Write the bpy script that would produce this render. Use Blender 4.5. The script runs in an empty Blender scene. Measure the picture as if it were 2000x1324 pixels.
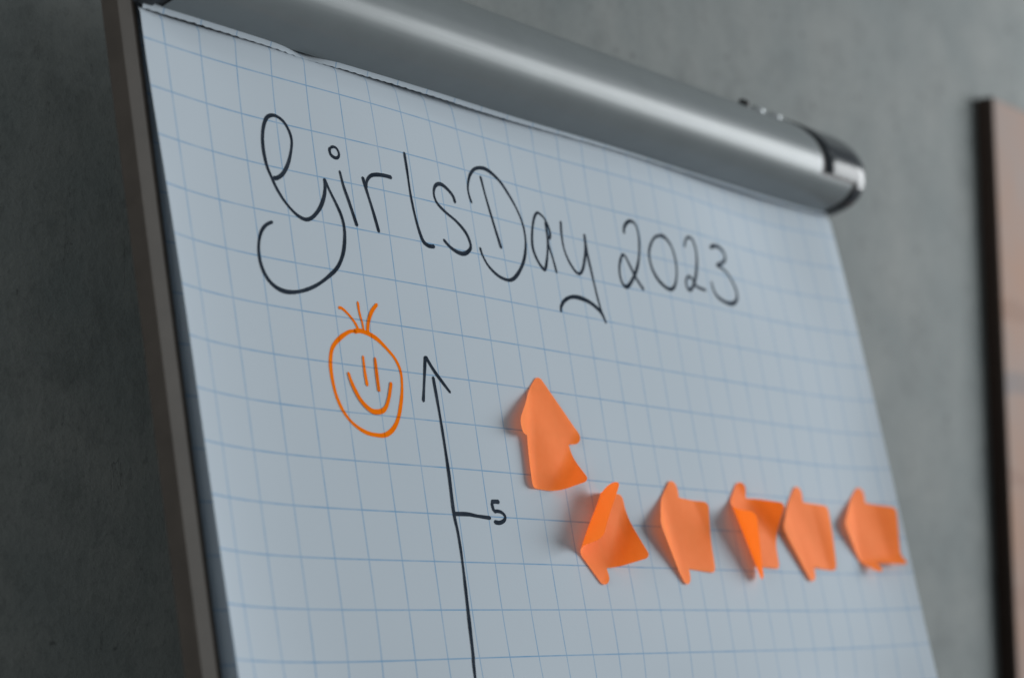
# Close-up of a flip chart: squared paper with handwriting and arrow-shaped sticky notes.
import bpy, bmesh, math, random
import numpy as np
from mathutils import Matrix, Vector
from mathutils.geometry import delaunay_2d_cdt

scene = bpy.context.scene
random.seed(7)

# ---------------------------------------------------------------- frame of the board
# board coordinates in metres: u to the right along the paper, v up the paper, n out of it
TILT = math.radians(11.0)
BOARD = Matrix(((1, 0, 0, 0),
                (0, math.sin(TILT), -math.cos(TILT), 0),
                (0, math.cos(TILT), math.sin(TILT), 1.45),
                (0, 0, 0, 1)))

# ---------------------------------------------------------------- camera
RIGHT = Vector((0.60445, -0.16213, 0.77997))
DOWN = Vector((0.10322, -0.95488, -0.27848))
FWD = Vector((0.78993, 0.24883, -0.56044))
cam_data = bpy.data.cameras.new("camera")
cam = bpy.data.objects.new("camera", cam_data)
scene.collection.objects.link(cam)
cm = Matrix.Identity(4)
for i in range(3):
    cm[i][0] = RIGHT[i]
    cm[i][1] = -DOWN[i]
    cm[i][2] = -FWD[i]
cm[0][3], cm[1][3], cm[2][3] = -1.01361, -0.26622, 0.66200
cam.matrix_world = BOARD @ cm
cam_data.sensor_width = 36
cam_data.lens = 4122.2 / 2000 * 36
cam_data.clip_start = 0.05
cam_data.clip_end = 50
cam_data.dof.use_dof = True
cam_data.dof.focus_distance = 1.12
cam_data.dof.aperture_fstop = 5.2
scene.camera = cam

# ---------------------------------------------------------------- room light
world = bpy.data.worlds.new("World")
scene.world = world
world.use_nodes = True
bg = world.node_tree.nodes["Background"]
bg.inputs[0].default_value = (0.93, 0.98, 1.0, 1)
bg.inputs[1].default_value = 0.14


def area_light(name, pos, aim, size, size_y, power, colour):
    d = bpy.data.lights.new(name, "AREA")
    d.shape = "RECTANGLE"
    d.size, d.size_y, d.energy, d.color = size, size_y, power, colour
    o = bpy.data.objects.new(name, d)
    scene.collection.objects.link(o)
    p = BOARD @ Vector(pos)
    a = BOARD @ Vector(aim)
    o.location = p
    o.rotation_euler = (a - p).to_track_quat("-Z", "Y").to_euler()
    return o


# the room's window to the right, a ceiling tube lamp and a weak fill lamp added in the room on the left
area_light("window_light", (3.0, 0.20, 1.75), (0.1, 0.0, 0.0), 2.4, 1.5, 126, (0.95, 0.985, 1.0))
tube = area_light("tube_light", (2.1, 1.10, 1.26), (0.3, 0.1, 0.0), 2.4, 0.09, 3.4, (0.93, 0.98, 1.0))
tube.rotation_euler = Matrix((((1, 0, 0)), ((0, 0.75, -0.66)), ((0, 0.66, 0.75)))).to_euler()
left_fill = area_light("left_fill_light", (-1.9, 0.2, 0.45), (-0.45, 0.0, -0.1), 0.7, 1.6, 14, (0.97, 0.99, 0.97))  # added fill lamp, brightens the dark wall left of the board

vs = scene.view_settings
vs.view_transform = "Standard"
vs.look = "None"
vs.exposure = 0
vs.gamma = 1
vs.use_curve_mapping = False

# handwriting: (mark, pen width mm, points on the sheet in mm); shape of the sheet (mm)
STROKES = [
    ('G', 2.2, [(-258.0,93.9),(-255.1,94.2),(-250.1,97.5),(-245.1,104.2),(-241.3,113.3),(-240.8,119.2),(-243.3,124.7),(-247.2,127.7),(-252.1,128.5),(-256.8,126.3),(-260.1,120.7),(-261.9,113.7),(-262.2,107.1),(-261.3,99.8),(-259.0,94.0),(-256.2,88.2),(-251.8,82.3),(-246.1,77.4),(-241.0,75.0),(-236.5,74.9),(-231.6,77.5),(-226.1,82.9),(-222.1,89.4),(-220.3,95.2),(-220.2,99.8)]),
    ('G', 2.2, [(-220.2,99.8),(-217.4,93.5),(-214.0,87.2),(-211.1,80.9),(-210.0,74.3),(-211.1,66.6),(-214.0,58.7),(-219.4,51.3),(-227.3,45.4),(-236.2,40.1),(-245.9,36.1),(-255.3,33.9),(-263.1,33.9),(-269.4,36.3),(-273.6,40.5),(-275.8,46.1),(-276.0,52.5),(-274.2,59.2),(-271.3,64.1),(-267.3,67.6),(-262.5,69.8)]),
    ('i', 2.0, [(-212.6,117.7),(-210.1,118.7),(-207.6,118.0),(-206.5,115.3),(-207.6,113.2),(-210.0,112.6),(-212.7,113.8),(-213.4,116.3),(-212.2,118.0)]),
    ('i', 2.2, [(-207.8,106.1),(-206.4,97.8),(-203.8,89.6),(-199.8,76.2)]),
    ('r', 2.6, [(-190.7,105.4),(-188.9,97.9),(-186.0,87.1),(-183.2,75.1)]),
    ('r', 2.2, [(-188.7,98.8),(-188.1,102.3),(-186.4,104.9),(-183.4,107.1),(-178.6,108.3),(-172.4,108.7),(-166.9,108.5)]),
    ('l', 2.2, [(-153.4,125.8),(-153.3,116.0),(-153.2,100.9),(-151.5,87.1),(-148.4,76.6),(-145.0,73.8),(-141.2,73.4),(-138.2,74.0)]),
    ('s', 2.2, [(-114.4,102.3),(-115.3,106.3),(-119.3,109.7),(-125.0,111.9),(-130.2,110.1),(-132.7,105.2),(-131.1,100.0),(-124.6,95.7),(-115.9,91.7),(-108.8,86.4),(-105.9,80.5),(-106.8,76.8),(-112.4,73.4),(-118.6,73.3),(-124.9,75.5),(-130.1,79.2)]),
    ('D', 2.2, [(-98.3,105.1),(-99.7,109.0),(-99.7,114.5),(-96.3,121.7),(-90.4,127.1),(-83.0,129.4),(-75.7,128.9),(-66.4,124.4),(-59.4,117.0),(-54.1,109.4),(-50.6,100.4),(-50.9,89.8),(-55.3,78.8),(-62.2,70.3),(-69.6,64.6),(-75.9,63.0),(-84.2,64.5),(-91.7,68.9),(-96.0,74.7),(-97.3,79.5)]),
    ('D', 2.2, [(-85.3,124.2),(-83.6,111.8),(-80.4,96.4),(-76.7,81.4)]),
    ('a', 2.2, [(-25.8,95.1),(-23.8,97.8),(-23.7,101.7),(-26.0,107.2),(-29.8,110.0),(-33.6,110.3),(-38.3,105.2),(-42.7,95.8),(-44.6,86.9),(-42.1,79.6),(-37.3,74.8),(-34.4,76.9),(-30.1,86.2),(-27.0,96.3),(-26.3,106.2)]),
    ('a', 2.2, [(-26.3,106.2),(-26.8,98.3),(-27.4,91.4),(-25.6,83.0),(-24.3,74.0)]),
    ('y', 2.2, [(-9.5,109.3),(-11.4,100.7),(-11.8,91.8),(-9.3,84.4),(-4.7,78.7),(-0.4,77.1),(4.2,80.4),(8.7,87.9),(12.1,96.3),(13.3,104.5)]),
    ('y', 2.2, [(13.3,104.5),(12.5,92.4),(13.4,79.8),(14.5,67.1),(16.3,56.7),(19.6,48.3)]),
    ('y', 2.5, [(18.6,50.6),(15.8,55.1),(7.3,59.4),(-3.5,61.4),(-13.2,60.9),(-21.2,57.7),(-25.9,53.4),(-27.0,49.6)]),
    ('2', 2.4, [(57.5,111.0),(58.7,115.2),(62.3,118.8),(67.1,120.9),(71.8,119.7),(73.7,114.4),(73.0,107.1),(69.4,96.4),(63.0,86.5),(54.6,78.3),(49.5,75.4),(45.8,77.2),(44.5,83.0),(46.7,90.3),(51.6,96.5),(54.6,95.4),(58.1,89.8),(62.7,82.4),(69.3,75.7)]),
    ('0', 2.4, [(98.6,116.0),(91.7,113.4),(85.0,106.8),(82.1,100.2),(82.9,92.2),(87.9,85.2),(95.7,81.1),(101.8,80.6),(107.4,84.2),(111.9,93.0),(112.9,102.5),(110.6,110.5),(104.8,115.4),(98.7,116.2)]),
    ('2b', 2.4, [(127.2,112.4),(129.4,116.5),(133.4,120.0),(138.4,120.0),(141.0,116.2),(141.5,109.8),(139.3,102.1),(134.9,93.0),(129.4,86.0),(124.8,83.1),(122.0,84.5),(121.7,88.6),(125.7,92.3),(130.1,91.3),(132.8,87.5),(138.1,86.1),(145.7,85.6)]),
    ('3', 2.5, [(161.8,117.3),(168.0,119.7),(174.4,119.9),(179.9,117.5),(181.0,113.8),(177.9,110.1),(166.9,106.0),(171.9,105.3),(179.9,101.6),(185.5,94.8),(187.1,88.5),(184.2,83.7),(177.9,80.7),(169.7,80.5),(160.5,82.7),(156.0,86.9),(154.7,93.2)]),
    ('face', 2.4, [(-210.9,18.3),(-216.1,17.8),(-224.1,13.6),(-230.8,7.8),(-233.7,0.0),(-234.0,-8.0),(-232.6,-16.9),(-229.0,-24.6),(-223.0,-30.6),(-214.5,-34.6),(-206.0,-35.7),(-199.3,-35.1),(-192.8,-31.6),(-187.8,-25.7),(-183.9,-17.2),(-181.4,-8.7),(-180.8,-0.3),(-183.7,6.2),(-189.4,11.4),(-196.0,15.9),(-202.9,18.3),(-208.6,19.0),(-213.2,18.1)]),
    ('hair', 2.0, [(-222.6,29.6),(-220.0,29.7),(-215.8,27.2),(-211.5,23.1),(-209.3,19.2)]),
    ('hair', 2.0, [(-207.1,34.9),(-207.0,29.3),(-205.7,23.2),(-205.4,19.3)]),
    ('hair', 2.2, [(-192.0,35.3),(-196.9,30.9),(-200.3,25.8),(-202.1,21.0),(-202.2,18.2)]),
    ('eye', 2.3, [(-208.6,5.9),(-208.8,-2.8),(-208.3,-10.4)]),
    ('eye', 2.3, [(-199.6,5.8),(-199.9,-3.0),(-199.9,-12.7)]),
    ('mouth', 2.4, [(-221.6,-3.9),(-219.8,-9.8),(-216.0,-16.6),(-211.8,-20.8),(-206.5,-23.4),(-200.6,-23.0),(-196.5,-20.7),(-193.3,-15.8),(-191.0,-10.5),(-189.5,-6.5)]),
    ('axis', 2.6, [(-166.0,-15.5),(-162.6,-3.0),(-159.1,10.3)]),
    ('axis', 2.2, [(-159.1,10.3),(-153.0,2.1),(-142.2,-8.7)]),
    ('axis', 2.4, [(-155.1,-0.5),(-153.9,-24.4),(-153.5,-51.5),(-154.0,-73.7),(-152.8,-85.0),(-152.5,-99.8),(-153.5,-124.0),(-154.9,-147.1),(-156.4,-160.0),(-162.0,-230.0),(-170.1,-330.0),(-178.2,-430.0)]),
    ('axis', 2.3, [(-153.7,-74.6),(-142.5,-74.4),(-134.6,-75.1),(-123.2,-75.8)]),
    ('5', 2.3, [(-113.5,-66.6),(-117.4,-66.6),(-121.2,-66.9)]),
    ('5', 2.3, [(-120.7,-66.9),(-120.4,-69.3),(-119.7,-72.3)]),
    ('5', 2.4, [(-120.0,-72.2),(-116.4,-71.8),(-112.7,-72.5),(-110.4,-74.6),(-112.0,-76.7),(-116.2,-78.1),(-121.0,-77.7)]),
]
CURL = [-0.39,-0.02,0.03,0.27,-0.8,-0.39,-0.18,-0.08,0.1,3.86,-3.44,-0.21,0.08,0.23,0.04,0.2,0.71,0.08,-0.23,-0.06,-0.25,3.14,-1.51,-0.17,-0.05,0.01,-0.09,-0.25,0.61,0.27,0.39,0.04,-0.19,0.84,-0.27,-0.4,-0.03,-0.05,-0.17,-0.24,-0.53,-0.27,-0.2,0.21,-0.1,-0.31,0.03,-0.2,0.42,0.16,0.44]

# ---------------------------------------------------------------- helpers
def link(o):
    scene.collection.objects.link(o)
    return o


def mesh_obj(name, verts, faces, mat, parent=None, smooth=True, uvs=None):
    me = bpy.data.meshes.new(name)
    me.from_pydata([tuple(v) for v in verts], [], [tuple(f) for f in faces])
    if uvs is not None:
        lay = me.uv_layers.new(name="UVMap")
        for lp in me.loops:
            lay.data[lp.index].uv = uvs[lp.vertex_index]
    me.update()
    if smooth:
        me.polygons.foreach_set("use_smooth", [True] * len(me.polygons))
    me.materials.append(mat)
    o = link(bpy.data.objects.new(name, me))
    if parent is not None:
        o.parent = parent
    return o


def thing(name, label, category, matrix):
    o = link(bpy.data.objects.new(name, None))
    o.empty_display_size = 0.05
    o.matrix_world = matrix
    o["label"] = label
    o["category"] = category
    return o


def box(x0, x1, y0, y1, z0, z1):
    v = [(x, y, z) for x in (x0, x1) for y in (y0, y1) for z in (z0, z1)]
    f = [(0, 1, 3, 2), (4, 6, 7, 5), (0, 4, 5, 1), (2, 3, 7, 6), (0, 2, 6, 4), (1, 5, 7, 3)]
    return v, f


def add_bevel(o, w, seg=2):
    m = o.modifiers.new("bevel", "BEVEL")
    m.width, m.segments, m.limit_method = w, seg, "ANGLE"


class Mat:
    def __init__(self, name):
        self.m = bpy.data.materials.new(name)
        self.m.use_nodes = True
        self.nt = self.m.node_tree
        self.b = self.nt.nodes["Principled BSDF"]
        self.out = self.nt.nodes["Material Output"]

    def n(self, t, **kw):
        nd = self.nt.nodes.new(t)
        for k, v in kw.items():
            setattr(nd, k, v)
        return nd

    def l(self, a, b):
        self.nt.links.new(a, b)

    def val(self, x):
        nd = self.n("ShaderNodeValue")
        nd.outputs[0].default_value = x
        return nd.outputs[0]

    def math(self, op, a, b=0.0, c=None):
        nd = self.n("ShaderNodeMath", operation=op)
        for i, x in enumerate((a, b, c)):
            if x is None:
                continue
            if isinstance(x, (int, float)):
                nd.inputs[i].default_value = x
            else:
                self.l(x, nd.inputs[i])
        return nd.outputs[0]

    def mix(self, fac, a, b):
        nd = self.n("ShaderNodeMix", data_type="RGBA")
        for sock, x in ((nd.inputs[0], fac), (nd.inputs[6], a), (nd.inputs[7], b)):
            if isinstance(x, (int, float)):
                sock.default_value = x
            elif isinstance(x, tuple):
                sock.default_value = (*x, 1)
            else:
                self.l(x, sock)
        return nd.outputs[2]

    def noise(self, scale, detail=4, rough=0.55, coord="Object", stretch=None):
        tc = self.n("ShaderNodeTexCoord")
        src = tc.outputs[coord]
        if stretch:
            mp = self.n("ShaderNodeMapping")
            mp.inputs["Scale"].default_value = stretch
            self.l(src, mp.inputs[0])
            src = mp.outputs[0]
        nz = self.n("ShaderNodeTexNoise")
        nz.inputs["Scale"].default_value = scale
        nz.inputs["Detail"].default_value = detail
        nz.inputs["Roughness"].default_value = rough
        self.l(src, nz.inputs["Vector"])
        return nz.outputs["Fac"]

    def ramp(self, fac, stops):
        r = self.n("ShaderNodeValToRGB")
        els = r.color_ramp.elements
        while len(els) < len(stops):
            els.new(0.5)
        for e, (p, c) in zip(els, stops):
            e.position = p
            e.color = (*c, 1) if isinstance(c, tuple) else (c, c, c, 1)
        self.l(fac, r.inputs[0])
        return r.outputs[0]

    def bump(self, h, strength, dist):
        b = self.n("ShaderNodeBump")
        b.inputs["Strength"].default_value = strength
        b.inputs["Distance"].default_value = dist
        self.l(h, b.inputs["Height"])
        self.l(b.outputs[0], self.b.inputs["Normal"])

    def set(self, col=None, rough=None, metal=None, spec=None):
        for k, v in (("Roughness", rough), ("Metallic", metal), ("Specular IOR Level", spec)):
            if v is not None:
                self.b.inputs[k].default_value = v
        if col is not None:
            if isinstance(col, tuple):
                self.b.inputs["Base Color"].default_value = (*col, 1)
            else:
                self.l(col, self.b.inputs["Base Color"])
        return self

    def grid_lines(self, half):
        """mask of a printed 25 mm grid; the UV counts grid cells"""
        uv = self.n("ShaderNodeUVMap", uv_map="UVMap")
        sp = self.n("ShaderNodeSeparateXYZ")
        self.l(uv.outputs[0], sp.inputs[0])
        res = None
        for k in (0, 1):
            fr = self.math("FRACT", self.math("ADD", sp.outputs[k], 100.5))
            d = self.math("ABSOLUTE", self.math("SUBTRACT", fr, 0.5))
            mr = self.n("ShaderNodeMapRange")
            mr.inputs[1].default_value = half * 0.55
            mr.inputs[2].default_value = half * 1.35
            mr.inputs[3].default_value = 1
            mr.inputs[4].default_value = 0
            self.l(d, mr.inputs[0])
            res = mr.outputs[0] if res is None else self.math("MAXIMUM", res, mr.outputs[0])
        return res


# ---------------------------------------------------------------- materials
def concrete():
    m = Mat("concrete")
    big = m.noise(2.2, 5, 0.6)
    mid = m.noise(13, 6, 0.65)
    col = m.ramp(big, [(0.3, (0.108, 0.128, 0.129)), (0.7, (0.155, 0.176, 0.176))])
    col = m.mix(m.ramp(mid, [(0.35, 0.0), (0.70, 0.75)]), col, (0.190, 0.202, 0.196))
    blot = m.noise(34, 5, 0.7)
    col = m.mix(m.ramp(blot, [(0.50, 0.0), (0.72, 0.6)]), col, (0.088, 0.100, 0.100))
    fine = m.noise(170, 3, 0.7)
    col = m.mix(m.ramp(fine, [(0.52, 0.0), (0.78, 0.5)]), col, (0.085, 0.096, 0.096))
    # pits and hairline scratches in the screed
    pit = m.noise(75, 2, 0.5)
    col = m.mix(m.ramp(pit, [(0.70, 0.0), (0.77, 0.7)]), col, (0.045, 0.05, 0.05))
    scr = m.noise(16, 3, 0.6, stretch=(6.0, 1.0, 1.0))
    thin = m.math("ABSOLUTE", m.math("SUBTRACT", scr, 0.66))
    col = m.mix(m.ramp(thin, [(0.0, 0.6), (0.007, 0.0)]), col, (0.05, 0.055, 0.055))
    m.set(col, 0.75, 0, 0.3)
    h = m.math("ADD", m.math("MULTIPLY", mid, 0.6), m.math("MULTIPLY", fine, 0.25))
    m.bump(h, 0.35, 0.004)
    return m.m


PAPER = (0.515, 0.590, 0.670)
LINE = (0.120, 0.310, 0.540)


def squared_paper():
    m = Mat("squared_paper")
    g = m.grid_lines(0.0145)
    fade = m.ramp(m.noise(60, 2, 0.6), [(0.3, 0.48), (0.7, 0.86)])
    tone = m.ramp(m.noise(5, 3, 0.5), [(0.3, (0.507, 0.575, 0.640)), (0.7, (0.535, 0.603, 0.670))])
    col = m.mix(m.math("MULTIPLY", g, fade), tone, LINE)
    m.set(col, 0.9, 0, 0.06)
    m.bump(m.noise(700, 2, 0.6), 0.12, 0.0004)
    return m.m


def plain_paper():
    m = Mat("pad_paper")
    # page edges: fine lines across the block's depth
    st = m.noise(60, 2, 0.5, stretch=(1, 1, 60.0))
    m.set(m.ramp(st, [(0.3, (0.34, 0.38, 0.42)), (0.7, PAPER)]), 0.85, 0, 0.15)
    return m.m


def dark_ink():
    m = Mat("black_marker_ink")
    n = m.noise(70, 5, 0.75)
    m.set(m.ramp(n, [(0.42, (0.022, 0.031, 0.045)), (0.75, (0.050, 0.064, 0.086))]), 0.9, 0, 0.0)
    return m.m


def orange_ink():
    m = Mat("orange_marker_ink")
    g = m.grid_lines(0.0145)
    n = m.noise(140, 3, 0.6)
    base = m.ramp(n, [(0.3, (0.95, 0.185, 0.003)), (0.75, (1.0, 0.225, 0.008))])
    m.set(m.mix(m.math("MULTIPLY", g, 0.55), base, (0.33, 0.075, 0.012)), 0.9, 0, 0.0)
    return m.m


def note_paper():
    m = Mat("orange_note_paper")
    n = m.noise(180, 3, 0.6)
    col = m.ramp(n, [(0.3, (0.84, 0.208, 0.036)), (0.7, (0.89, 0.228, 0.046))])
    m.set(col, 0.7, 0, 0.12)
    m.bump(m.noise(900, 3, 0.6), 0.25, 0.0004)
    tr = m.n("ShaderNodeBsdfTranslucent")
    tr.inputs[0].default_value = (0.46, 0.080, 0.001, 1)
    # fluorescent paper: returns more orange light than it receives
    mx = m.n("ShaderNodeAddShader")
    m.l(m.b.outputs[0], mx.inputs[0])
    m.l(tr.outputs[0], mx.inputs[1])
    m.l(mx.outputs[0], m.out.inputs[0])
    return m.m


def simple(name, col, rough, metal=0.0, spec=0.5, var=0.12, scale=60):
    m = Mat(name)
    lo = tuple(c * (1 - var) for c in col)
    hi = tuple(min(1, c * (1 + var)) for c in col)
    m.set(m.ramp(m.noise(scale, 3, 0.6), [(0.3, lo), (0.7, hi)]), rough, metal, spec)
    return m


def brushed():
    m = simple("satin_aluminium", (0.195, 0.218, 0.226), 0.40, 0.05, 0.32, 0.04, 30)
    m.b.inputs["IOR"].default_value = 1.38
    streak = m.noise(40, 4, 0.7, stretch=(0.6, 40.0, 40.0))
    m.l(m.ramp(streak, [(0.3, 0.29), (0.7, 0.38)]), m.b.inputs["Roughness"])
    return m.m


M_WALL = concrete()
M_PAPER = squared_paper()
M_PAD = plain_paper()
M_INK = dark_ink()
M_ORANGE = orange_ink()
M_NOTE = note_paper()
M_ALU = brushed()
M_CAP = simple("glossy_dark_cap", (0.040, 0.046, 0.053), 0.16, 0.0, 0.3, 0.03).m
M_CAP.node_tree.nodes["Principled BSDF"].inputs["IOR"].default_value = 1.30
M_BLACK = simple("black_rubber", (0.012, 0.012, 0.013), 0.5, 0, 0.3).m
M_FRAME = simple("brown_grey_frame", (0.050, 0.043, 0.038), 0.45, 0.0, 0.4).m
M_BOARD = simple("white_board_face", (0.62, 0.63, 0.63), 0.4, 0.0, 0.5, 0.02).m
M_STEEL = simple("bright_screw_metal", (0.42, 0.45, 0.47), 0.5, 0.4).m
M_SIDE = simple("dark_wood_side", (0.030, 0.017, 0.012), 0.6, 0, 0.3).m


# ---------------------------------------------------------------- shape of the hanging sheet
NU, NV = 9, 6


def cheb(x, n):
    x = np.clip(x, -1, 1)
    return [np.cos(k * np.arccos(x)) for k in range(n)]


def surf(u, v):
    """how far the top sheet stands off the plane of the board (m)"""
    u = np.asarray(u, float)
    v = np.asarray(v, float)
    T = cheb(np.clip(u, -0.342, 0.342) / 0.35, NU)
    S = cheb(np.clip(v, -0.168, 0.168) / 0.17, NV)
    z = 0
    i = 0
    for a in range(NU):
        for b in range(NV):
            if a + b <= 1:
                continue
            z = z + CURL[i] * 1e-3 * T[a] * S[b]
            i += 1
    # under the clamp the sheet dips behind the torn stub
    k = np.clip((v - 0.1625) / 0.004, 0, 1)
    return z - 0.0012 * k * k * (3 - 2 * k)


def sheet(name, parent, mat, us, vs_, zf, tuck=False):
    V, F, UV = [], [], []
    for v in vs_:
        va = np.full_like(us, v)
        if tuck and v > 0.150:
            # towards the right the sheet runs on up under the stub
            va = va + (v - 0.150) / 0.0162 * 0.0040 * np.clip((us + 0.20) / 0.24, 0, 1)
        zz = zf(us, va)
        for u, v1, z in zip(us, va, zz):
            V.append((u, v1, z))
            UV.append((u / 0.025, v1 / 0.025))
    w = len(us)
    for j in range(len(vs_) - 1):
        for i in range(w - 1):
            a = j * w + i
            F.append((a + w, a + w + 1, a + 1, a))
    return mesh_obj(name, V, F, mat, parent, True, UV)


# ---------------------------------------------------------------- wall
def wall_y():
    return 0.130


v, f = [(-4, wall_y(), 0), (4, wall_y(), 0), (4, wall_y(), 3.2), (-4, wall_y(), 3.2),
        (-4, wall_y() + 0.2, 0), (4, wall_y() + 0.2, 0), (4, wall_y() + 0.2, 3.2), (-4, wall_y() + 0.2, 3.2)], \
    [(0, 1, 2, 3), (5, 4, 7, 6), (4, 0, 3, 7), (1, 5, 6, 2), (3, 2, 6, 7), (4, 5, 1, 0)]
wall = mesh_obj("wall", v, f, M_WALL, None, False)
wall["kind"] = "structure"

# ---------------------------------------------------------------- flip chart: board, frame and clamp bar
chart = thing("flip_chart", "flip chart board with brown grey frame and silver clamp bar holding the paper", "flip chart", BOARD)
v, f = box(-0.338, 0.338, -0.80, 0.228, -0.018, -0.0105)
mesh_obj("board_panel", v, f, M_BOARD, chart, False)


def rail(name, path_side, v0, v1):
    """upright frame rail: flat side, chamfer, front lip"""
    s = path_side
    prof = [(-0.3375, -0.0215), (-0.3425, -0.0215), (-0.3435, -0.0205), (-0.3435, -0.0095), (-0.3428, -0.0082),
            (-0.3402, -0.0038), (-0.3392, -0.0034), (-0.3375, -0.0036)]
    V, F = [], []
    for vv in (v0, v1):
        for a, z in prof:
            V.append((-s * a, vv, z))
    n = len(prof)
    for i in range(n):
        j = (i + 1) % n
        F.append((i, j, n + j, n + i))
    F.append(tuple(range(n)))
    F.append(tuple(range(2 * n - 1, n - 1, -1)))
    return mesh_obj(name, V, F, M_FRAME, chart, False)


rail("frame_rail", -1, -0.80, 0.228)
rail("frame_rail", 1, -0.80, 0.228)
v, f = box(-0.337, 0.337, -0.812, -0.8005, -0.0215, -0.0036)
add_bevel(mesh_obj("frame_rail", v, f, M_FRAME, chart, False), 0.002)

# clamp bar: rounded profile (v, n) swept along u
PROF = [(0.2330, -0.0090), (0.2328, -0.0010), (0.2303, 0.0072), (0.2240, 0.0160), (0.2164, 0.0236), (0.2066, 0.0305),
        (0.1985, 0.0336), (0.1905, 0.0342), (0.1830, 0.0325), (0.1760, 0.0282), (0.1712, 0.0215),
        (0.1690, 0.0140), (0.1682, 0.0070), (0.1680, 0.0010)]


def catmull(P, per, closed=False):
    P = [np.array(p, float) for p in P]
    out = []
    n = len(P)
    for i in range(n - 1):
        p0 = P[max(i - 1, 0)]
        p1, p2 = P[i], P[i + 1]
        p3 = P[min(i + 2, n - 1)]
        for k in range(per):
            t = k / per
            out.append(0.5 * ((2 * p1) + (-p0 + p2) * t + (2 * p0 - 5 * p1 + 4 * p2 - p3) * t * t
                              + (-p0 + 3 * p1 - 3 * p2 + p3) * t ** 3))
    out.append(P[-1])
    return out


prof = catmull(PROF, 6)
pc = np.array((0.2, 0.006))


def inset(p, d):
    q = np.array(p) - pc
    L = np.linalg.norm(q)
    return pc + q * (L - d) / L


def skin(name, rows, mat, parent, caps=True, smooth=True):
    """rows: list of closed rings, each a list of (u, v, n)"""
    V = [tuple(p) for r in rows for p in r]
    n = len(rows[0])
    F = []
    for j in range(len(rows) - 1):
        for i in range(n):
            k = (i + 1) % n
            F.append((j * n + i, j * n + k, (j + 1) * n + k, (j + 1) * n + i))
    if caps:
        k = len(V)
        V += [tuple(p) for p in rows[0]] + [tuple(p) for p in rows[-1]]
        F.append(tuple(range(k + n - 1, k - 1, -1)))
        F.append(tuple(range(k + n, k + 2 * n)))
    o = mesh_obj(name, V, F, mat, parent, smooth)
    if smooth:
        for p in o.data.polygons:
            if len(p.vertices) > 4:
                p.use_smooth = False
    return o


def ring(u, pts):
    return [(u, p[0], p[1]) for p in pts]


SPLIT = 0.1797   # v where the cap's upper flange ends on the front of the bar
upper = [p for i, p in enumerate(prof) if i <= max(k for k, q in enumerate(prof) if q[0] > SPLIT)]
lower = prof[len(upper):]
back_u = [inset(p, 0.003) for p in upper[::-1]]
back_l = [inset(p, 0.003) for p in lower[::-1]]
US = 0.281    # seam of the upper flange
UL = 0.3270   # seam of the lower rim
UE = 0.3440
V, F = [], []
cols = [-UL, -US, US, UL]
for u in cols:
    V += ring(u, prof)
npf = len(prof)
for c in range(3):
    for i in range(npf - 1):
        if c != 1 and i < len(upper):
            continue
        a = c * npf + i
        F.append((a, a + npf, a + npf + 1, a + 1))
bar = mesh_obj("clamp_bar", V, F, M_ALU, chart)
for s in (-1, 1):
    core = [inset(p, 0.0006) for p in prof]
    skin("seam_core", [ring(u, core) for u in (s * (US + 0.0002), s * (UE - 0.004))], M_BLACK, bar)
    # end cap: upper flange, lower rim and closed end in one mesh
    V, F = [], []
    proud = [inset(p, -0.0007) for p in prof]
    nu_ = len(upper)

    def grid(i0, i1, ulist):
        base = len(V)
        idx = list(range(i0, i1))
        for (u, d) in ulist:
            for i in idx:
                q = inset(proud[i], d)
                V.append((s * u, q[0], q[1]))
        w = len(idx)
        for j in range(len(ulist) - 1):
            for i in range(w - 1):
                a = base + j * w + i
                F.append((a, a + 1, a + w + 1, a + w) if s > 0 else (a + w, a + w + 1, a + 1, a))

    endr = [(UE - 0.0016, 0), (UE - 0.0005, 0.0004), (UE, 0.0012)]
    curve = [(US + 0.0056, 0.0012), (US + 0.0060, 0.0)]
    grid(0, nu_ - 1, curve + [(0.30, 0), (0.3328, 0)])
    grid(0, len(prof), [(0.3328, 0)] + endr)
    grid(nu_ - 2, len(prof), [(0.3324, 0.0012), (0.3328, 0)])
    e = [inset(proud[i], 0.0012) for i in range(len(prof))]
    b0 = len(V)
    V.extend((s * UE, q[0], q[1]) for q in e)
    F.append(tuple(range(b0, b0 + len(e))) if s > 0 else tuple(range(b0 + len(e) - 1, b0 - 1, -1)))
    o = mesh_obj("end_cap", V, F, M_CAP, bar)
    for p in o.data.polygons:
        if len(p.vertices) > 4:
            p.use_smooth = False


# small fixings on top of the bar
def stud(name, u, mat, r, h, parent):
    v0, z0 = 0.2252, 0.0145
    nrm = Vector((0, 0.74, 0.67)).normalized()
    t1 = Vector((1, 0, 0))
    t2 = nrm.cross(t1)
    V, F = [], []
    rings = [(r, -0.002), (r, h * 0.6), (r * 0.8, h * 0.92), (r * 0.4, h)]
    n = 20
    for rr, hh in rings:
        for k in range(n):
            a = 2 * math.pi * k / n
            p = Vector((u, v0, z0)) + nrm * hh + t1 * (rr * math.cos(a)) + t2 * (rr * math.sin(a))
            V.append(tuple(p))
    for j in range(len(rings) - 1):
        for k in range(n):
            k2 = (k + 1) % n
            F.append((j * n + k, j * n + k2, (j + 1) * n + k2, (j + 1) * n + k))
    F.append(tuple((len(rings) - 1) * n + k for k in range(n)))
    return mesh_obj(name, V, F, mat, parent)


k = stud("stop_button", 0.2185, M_BLACK, 0.0042, 0.0034, bar)
k["label"] = "small black button on top of the bar"
stud("screw_head", 0.2375, M_STEEL, 0.0048, 0.0022, bar)
stud("screw_head", 0.2610, M_STEEL, 0.0048, 0.0022, bar)

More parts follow.
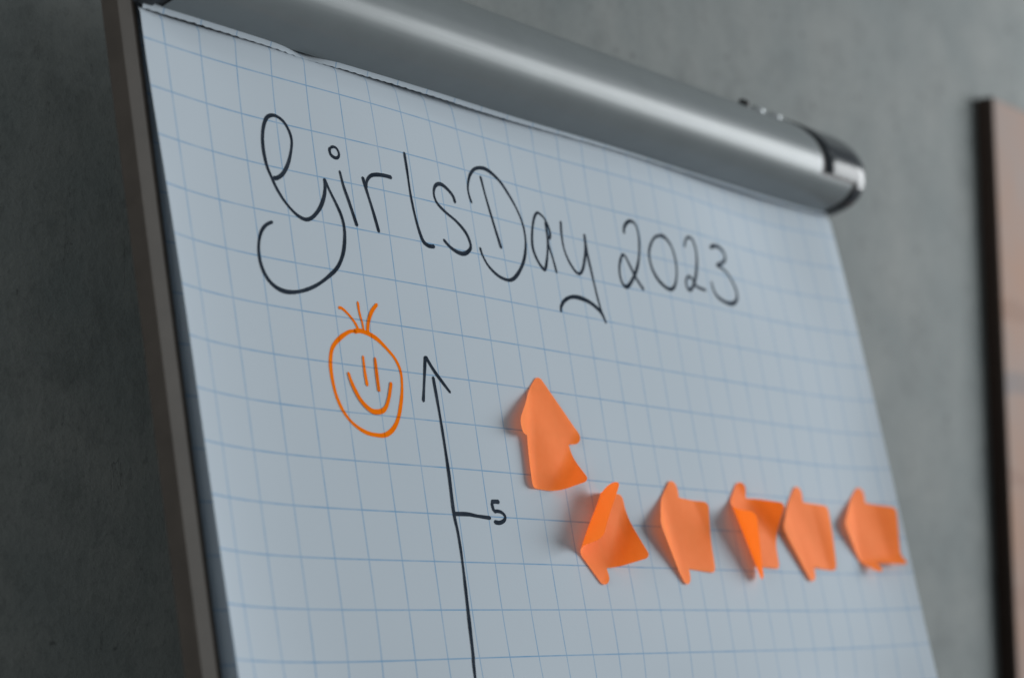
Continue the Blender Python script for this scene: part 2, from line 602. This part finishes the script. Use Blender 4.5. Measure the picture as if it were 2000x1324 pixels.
# ---------------------------------------------------------------- the paper pad
pad = thing("paper_pad", "pad of white squared flip chart paper with handwritten title, orange smiley and arrow axis", "paper pad", BOARD)
v, f = box(-0.3365, 0.3365, -0.795, 0.222, -0.0103, -0.0082)
mesh_obj("page_block", v, f, M_PAD, pad, False)

us = np.concatenate([np.linspace(-0.34, -0.30, 15), np.linspace(-0.29, 0.29, 88), np.linspace(0.30, 0.34, 15)])
vv = np.concatenate([np.linspace(0.1662, 0.150, 18), np.linspace(0.147, -0.18, 60), np.linspace(-0.20, -0.79, 20)])
top = sheet("top_sheet", pad, M_PAPER, us, vv, surf, True)
top["label"] = "top sheet lifted along its left and right edges"


def under(u, v):
    z = surf(u, v)
    return np.minimum(z - 0.0006, -0.0072 + np.clip(z + 0.0072, 0, 1) * 0.08)


sheet("under_sheet", pad, M_PAPER, us, np.concatenate([np.linspace(0.166, 0.12, 8), np.linspace(0.11, -0.79, 40)]), under)


def stubz(u, v):
    u = float(u)
    right = min(1.0, max(0.0, (u + 0.02) / 0.16))
    lowz = 0.0014 * (1 - right) + (float(surf(u, 0.164)) + 0.0012) * right
    k = min(1.0, max(0.0, (v - 0.1655) / 0.004))
    g = math.exp(-((u + 0.222) / 0.014) ** 2)
    return (lowz - 0.0006 * g) * (1 - k) + (0.0034 - 0.0055 * g) * k + 0.0003 * math.sin(u * 37)


# torn stub of earlier sheets along the clamp
V, F, UV = [], [], []
usb = np.linspace(-0.3385, 0.3385, 340)
rows = 5
for j in range(rows):
    t = j / (rows - 1)
    for i, u in enumerate(usb):
        fray = 0.00022 * math.sin(u * 2100) * (1 - t) + random.uniform(-0.00015, 0.00015) * (1 - t)
        low = 0.1655 + 0.0013 * max(0.0, min(1.0, (u + 0.05) / 0.2)) - 0.0006 * math.exp(-((u + 0.222) / 0.02) ** 2) + fray
        vvv = low + (0.2 - low) * (t ** 1.6)
        V.append((u, vvv, float(stubz(u, vvv)) if vvv < 0.1705 else float(stubz(u, 0.1705)) - 0.1 * (vvv - 0.1705)))
        UV.append((u / 0.025, vvv / 0.025))
w = len(usb)
for j in range(rows - 1):
    for i in range(w - 1):
        a = j * w + i
        F.append((a, a + 1, a + w + 1, a + w))
stub = mesh_obj("torn_stub", V, F, M_PAPER, pad, True, UV)
stub["label"] = "torn stub of an earlier sheet under the clamp bar"


# ---------------------------------------------------------------- handwriting on the top sheet
def ribbon(name, strokes, mat, lift=0.00012):
    V, F, UV = [], [], []
    for si, (w, pts) in enumerate(strokes):
        w *= 0.9
        pts = [np.array(p) for p in pts]
        per = 10
        c = catmull(pts, per)
        # even steps of about 0.7 mm
        d = [0.0]
        for a, b in zip(c, c[1:]):
            d.append(d[-1] + float(np.linalg.norm(b - a)))
        n = max(6, int(d[-1] / 0.8))
        s = np.linspace(0, d[-1], n)
        X = np.interp(s, d, [p[0] for p in c])
        Y = np.interp(s, d, [p[1] for p in c])
        tx, ty = np.gradient(X), np.gradient(Y)
        L = np.hypot(tx, ty) + 1e-9
        tx, ty = tx / L, ty / L
        ph = random.uniform(0, 6)
        half = []
        for i in range(n):
            e = min(s[i], d[-1] - s[i])
            k = 0.5 * w * (1 + 0.15 * math.sin(s[i] * 0.09 + ph) + 0.07 * math.sin(s[i] * 0.31 + 2 * ph))
            # a chisel tip: a little thicker on flat strokes than on steep ones
            k *= 1.0 + 0.10 * abs(tx[i])
            r = 0.5 * w
            if e < r:
                k *= math.sqrt(max(0.0, 1 - (1 - e / r) ** 2)) * 0.8 + 0.2
            half.append(k + random.uniform(-0.03, 0.03))
        base = len(V)
        lz = lift + 0.00003 * si
        for i in range(n):
            for q in (-1, 0, 1):
                x = (X[i] - ty[i] * half[i] * q) * 1e-3
                y = (Y[i] + tx[i] * half[i] * q) * 1e-3
                V.append((x, y, float(surf(x, y)) + lz))
                UV.append((x / 0.025, y / 0.025))
        for i in range(n - 1):
            for q in (0, 1):
                a = base + i * 3 + q
                F.append((a, a + 3, a + 4, a + 1))
    # make every face look out of the paper
    V2 = np.array(V)
    F2 = []
    for q in F:
        p = V2[list(q)]
        nz = np.cross(p[1] - p[0], p[2] - p[0])[2] + np.cross(p[2] - p[0], p[3] - p[0])[2]
        F2.append(q if nz > 0 else q[::-1])
    return mesh_obj(name, V, F2, mat, top, True, UV)


def strokes_of(*names):
    return [(w, p) for n, w, p in STROKES if n in names]


for ch in ("G", "i", "r", "l", "s", "D", "a", "y"):
    o = ribbon("handwritten_letter", strokes_of(ch), M_INK)
    o["label"] = "letter %s of the handwritten black title" % ch
for key, lab in (("2", "first digit 2 of the year in the title"), ("0", "digit 0 of the year in the title"),
                 ("2b", "second digit 2 of the year in the title"), ("3", "digit 3 ending the title")):
    ribbon("handwritten_digit", strokes_of(key), M_INK)["label"] = lab
ribbon("smiley_drawing", strokes_of("face", "hair", "eye", "mouth"), M_ORANGE)["label"] = "orange smiley face with three hairs"
ribbon("axis_arrow", strokes_of("axis"), M_INK)["label"] = "black upright arrow with one tick"
ribbon("handwritten_digit", strokes_of("5"), M_INK)["label"] = "digit 5 beside the tick of the arrow"


# ---------------------------------------------------------------- arrow-shaped sticky notes
def rounded(poly, radii, seg=7):
    out = []
    n = len(poly)
    for i in range(n):
        p = np.array(poly[i], float)
        a = np.array(poly[i - 1], float) - p
        b = np.array(poly[(i + 1) % n], float) - p
        la, lb = np.linalg.norm(a), np.linalg.norm(b)
        a, b = a / la, b / lb
        ang = math.acos(np.clip(a @ b, -1, 1))
        r = radii[i]
        t = min(r / math.tan(ang / 2), la * 0.78, lb * 0.78)
        r = t * math.tan(ang / 2)
        bis = (a + b) / np.linalg.norm(a + b)
        c = p + bis * (r / math.sin(ang / 2))
        s0, s1 = p + a * t - c, p + b * t - c
        a0 = math.atan2(s0[1], s0[0])
        a1 = math.atan2(s1[1], s1[0])
        da = (a1 - a0 + math.pi) % (2 * math.pi) - math.pi
        for k in range(seg + 1):
            q = a0 + da * k / seg
            out.append(c + r * np.array((math.cos(q), math.sin(q))))
    return out


# outline in mm, pointing up (counter-clockwise from the tip)
ARROW = [(0, 34.5), (-39.8, -3.8), (-22, -3.8), (-22, -33), (22, -33), (22, -3.8), (39.8, -3.8)]
RAD = [5.0, 5.4, 0.6, 4.0, 4.0, 0.6, 5.4]


def arrow_mesh():
    edge = []
    o = rounded(ARROW, RAD)
    for a, b in zip(o, o[1:] + o[:1]):
        n = max(1, int(np.linalg.norm(b - a) / 1.4))
        for k in range(n):
            edge.append(a + (b - a) * k / n)
    pts = [Vector(p) for p in edge]
    n = len(pts)

    def inside(x, y):
        c = False
        j = n - 1
        for i in range(n):
            xi, yi = edge[i]
            xj, yj = edge[j]
            if (yi > y) != (yj > y) and x < (xj - xi) * (y - yi) / (yj - yi) + xi:
                c = not c
            j = i
        return c

    E = np.array(edge)
    step = 1.3
    for a in range(-28, 29):
        for b in range(-28, 29):
            x, y = (a + 0.5 * (b % 2)) * step, b * step * 0.9
            if inside(x, y) and np.min(np.hypot(E[:, 0] - x, E[:, 1] - y)) > 0.7:
                pts.append(Vector((x, y)))
    ed = [(i, (i + 1) % n) for i in range(n)]
    vo, _, fo, *_ = delaunay_2d_cdt(pts, ed, [list(range(n))], 1, 1e-5)
    return np.array([tuple(p) for p in vo]), [tuple(q) for q in fo]


AV, AF = arrow_mesh()


def curl(P, o, n, radius, angle):
    """bend the sheet up along the line through o (board mm) across direction n"""
    n = np.array(n, float)
    n /= np.linalg.norm(n)
    ang = math.radians(angle)
    d = (P[:, :2] - np.array(o)) @ n
    m = d > 0
    th = np.minimum(d / radius, ang)
    along = radius * np.sin(th) + (d - radius * th) * np.cos(th)
    up = radius * (1 - np.cos(th)) + (d - radius * th) * np.sin(th)
    Q = P.copy()
    Q[m, :2] += np.outer((along - d)[m], n)
    Q[m, 2] += up[m]
    return Q


def sticky_note(label, centre, rot, curls, ripple=0.25):
    a = math.radians(rot)
    Rm = np.array(((math.cos(a), -math.sin(a)), (math.sin(a), math.cos(a))))
    P = np.zeros((len(AV), 3))
    P[:, :2] = AV @ Rm.T + np.array(centre)
    stuck = P[:, :2].copy()
    for c in curls:
        P = curl(P, *c)
    base = surf(stuck[:, 0] * 1e-3, stuck[:, 1] * 1e-3) * 1e3
    z = P[:, 2] + base + 0.5 + ripple * (1 + np.sin(stuck[:, 0] * 0.13 + stuck[:, 1] * 0.09 + centre[0]))
    # never below the sheet it is stuck to
    z = np.maximum(z, surf(P[:, 0] * 1e-3, P[:, 1] * 1e-3) * 1e3 + 0.35)
    cz = float(surf(centre[0] * 1e-3, centre[1] * 1e-3))
    V = [((x - centre[0]) * 1e-3, (y - centre[1]) * 1e-3, q * 1e-3 - cz) for (x, y), q in zip(P[:, :2], z)]
    V3 = np.array(V)
    F = [q if np.cross(AV[q[1]] - AV[q[0]], AV[q[2]] - AV[q[0]]) > 0 else q[::-1] for q in AF]
    o = mesh_obj("sticky_note", V, F, M_NOTE)
    o.matrix_world = BOARD @ Matrix.Translation((centre[0] * 1e-3, centre[1] * 1e-3, cz))
    o["label"] = label
    o["category"] = "sticky note"
    o["group"] = "orange arrow-shaped sticky notes"
    return o


sticky_note("orange arrow sticky note pointing up, above the row of others", (-62.5, -25.5), -2,
            [((-69, 0), (-1, 0.12), 24, 21), ((-52, -40), (0.72, -0.69), 11, 58)], 0.5)
sticky_note("orange arrow sticky note nearest the digit 5, its corner curled far up", (-27, -79), 90,
            [((-42, -91), (-0.75, 0.66), 7, 88), ((-16, -89), (0.8, -0.6), 14, 48)])
sticky_note("orange arrow sticky note, second in the row, smooth with lifted left tip", (61, -78), 86,
            [((56, -78), (-1, -0.1), 34, 21), ((86, -70), (1, 0.45), 16, 16)])
sticky_note("orange arrow sticky note, third in the row, tip rolled back over it", (141, -75), 88,
            [((131, -61), (-0.92, -0.40), 12, 84), ((155, -67), (0.72, 0.70), 14, 58)])
sticky_note("orange arrow sticky note, fourth in the row, almost flat", (215, -74), 86,
            [((205, -74), (-1, -0.35), 40, 10), ((232, -70), (1, 0.2), 20, 9)], 0.5)
sticky_note("orange arrow sticky note at the right edge of the paper, foot curled up", (297, -71), 82,
            [((288, -70), (-1, 0.1), 28, 14), ((298, -87), (0.1, -1), 9, 38), ((314, -70), (1, 0.1), 26, 8)])

# ---------------------------------------------------------------- the board on the wall at the right
PX, PZ, PT = 0.822, 1.814, 0.016
wb = thing("wall_board", "blurred pale board with dark wooden edge on the concrete wall", "board",
           Matrix.Translation((PX, wall_y(), PZ)))
W, H = 0.9, 1.2
v, f = box(0, W, -PT, 0, -H, 0)
add_bevel(mesh_obj("backing", v, f, M_SIDE, wb, False), 0.0015)


def poster():
    m = Mat("faded_poster")
    tc = m.n("ShaderNodeTexCoord")
    sp = m.n("ShaderNodeSeparateXYZ")
    m.l(tc.outputs["Object"], sp.inputs[0])
    wob = m.math("MULTIPLY", m.math("SUBTRACT", m.noise(7, 2, 0.5), 0.5), 0.05)
    z = m.math("ADD", sp.outputs[2], wob)
    base = m.ramp(m.noise(6, 4, 0.6), [(0.35, (0.265, 0.150, 0.100)), (0.7, (0.215, 0.180, 0.168))])
    col = base
    for zc, wd, c in ((-0.205, 0.010, (0.165, 0.075, 0.04)), (-0.275, 0.014, (0.065, 0.085, 0.11)),
                      (-0.37, 0.008, (0.19, 0.09, 0.055)), (-0.47, 0.012, (0.21, 0.11, 0.075)),
                      (-0.60, 0.010, (0.175, 0.085, 0.06))):
        d = m.math("ABSOLUTE", m.math("SUBTRACT", z, zc))
        k = m.n("ShaderNodeMapRange")
        k.inputs[1].default_value = wd * 0.6
        k.inputs[2].default_value = wd
        k.inputs[3].default_value = 0.4
        k.inputs[4].default_value = 0.0
        m.l(d, k.inputs[0])
        col = m.mix(k.outputs[0], col, c)
    m.set(col, 0.7, 0, 0.2)
    return m.m


v, f = box(0.002, W - 0.002, -PT - 0.0012, -PT - 0.0002, -H + 0.002, -0.002)
mesh_obj("poster_sheet", v, f, poster(), wb, False)
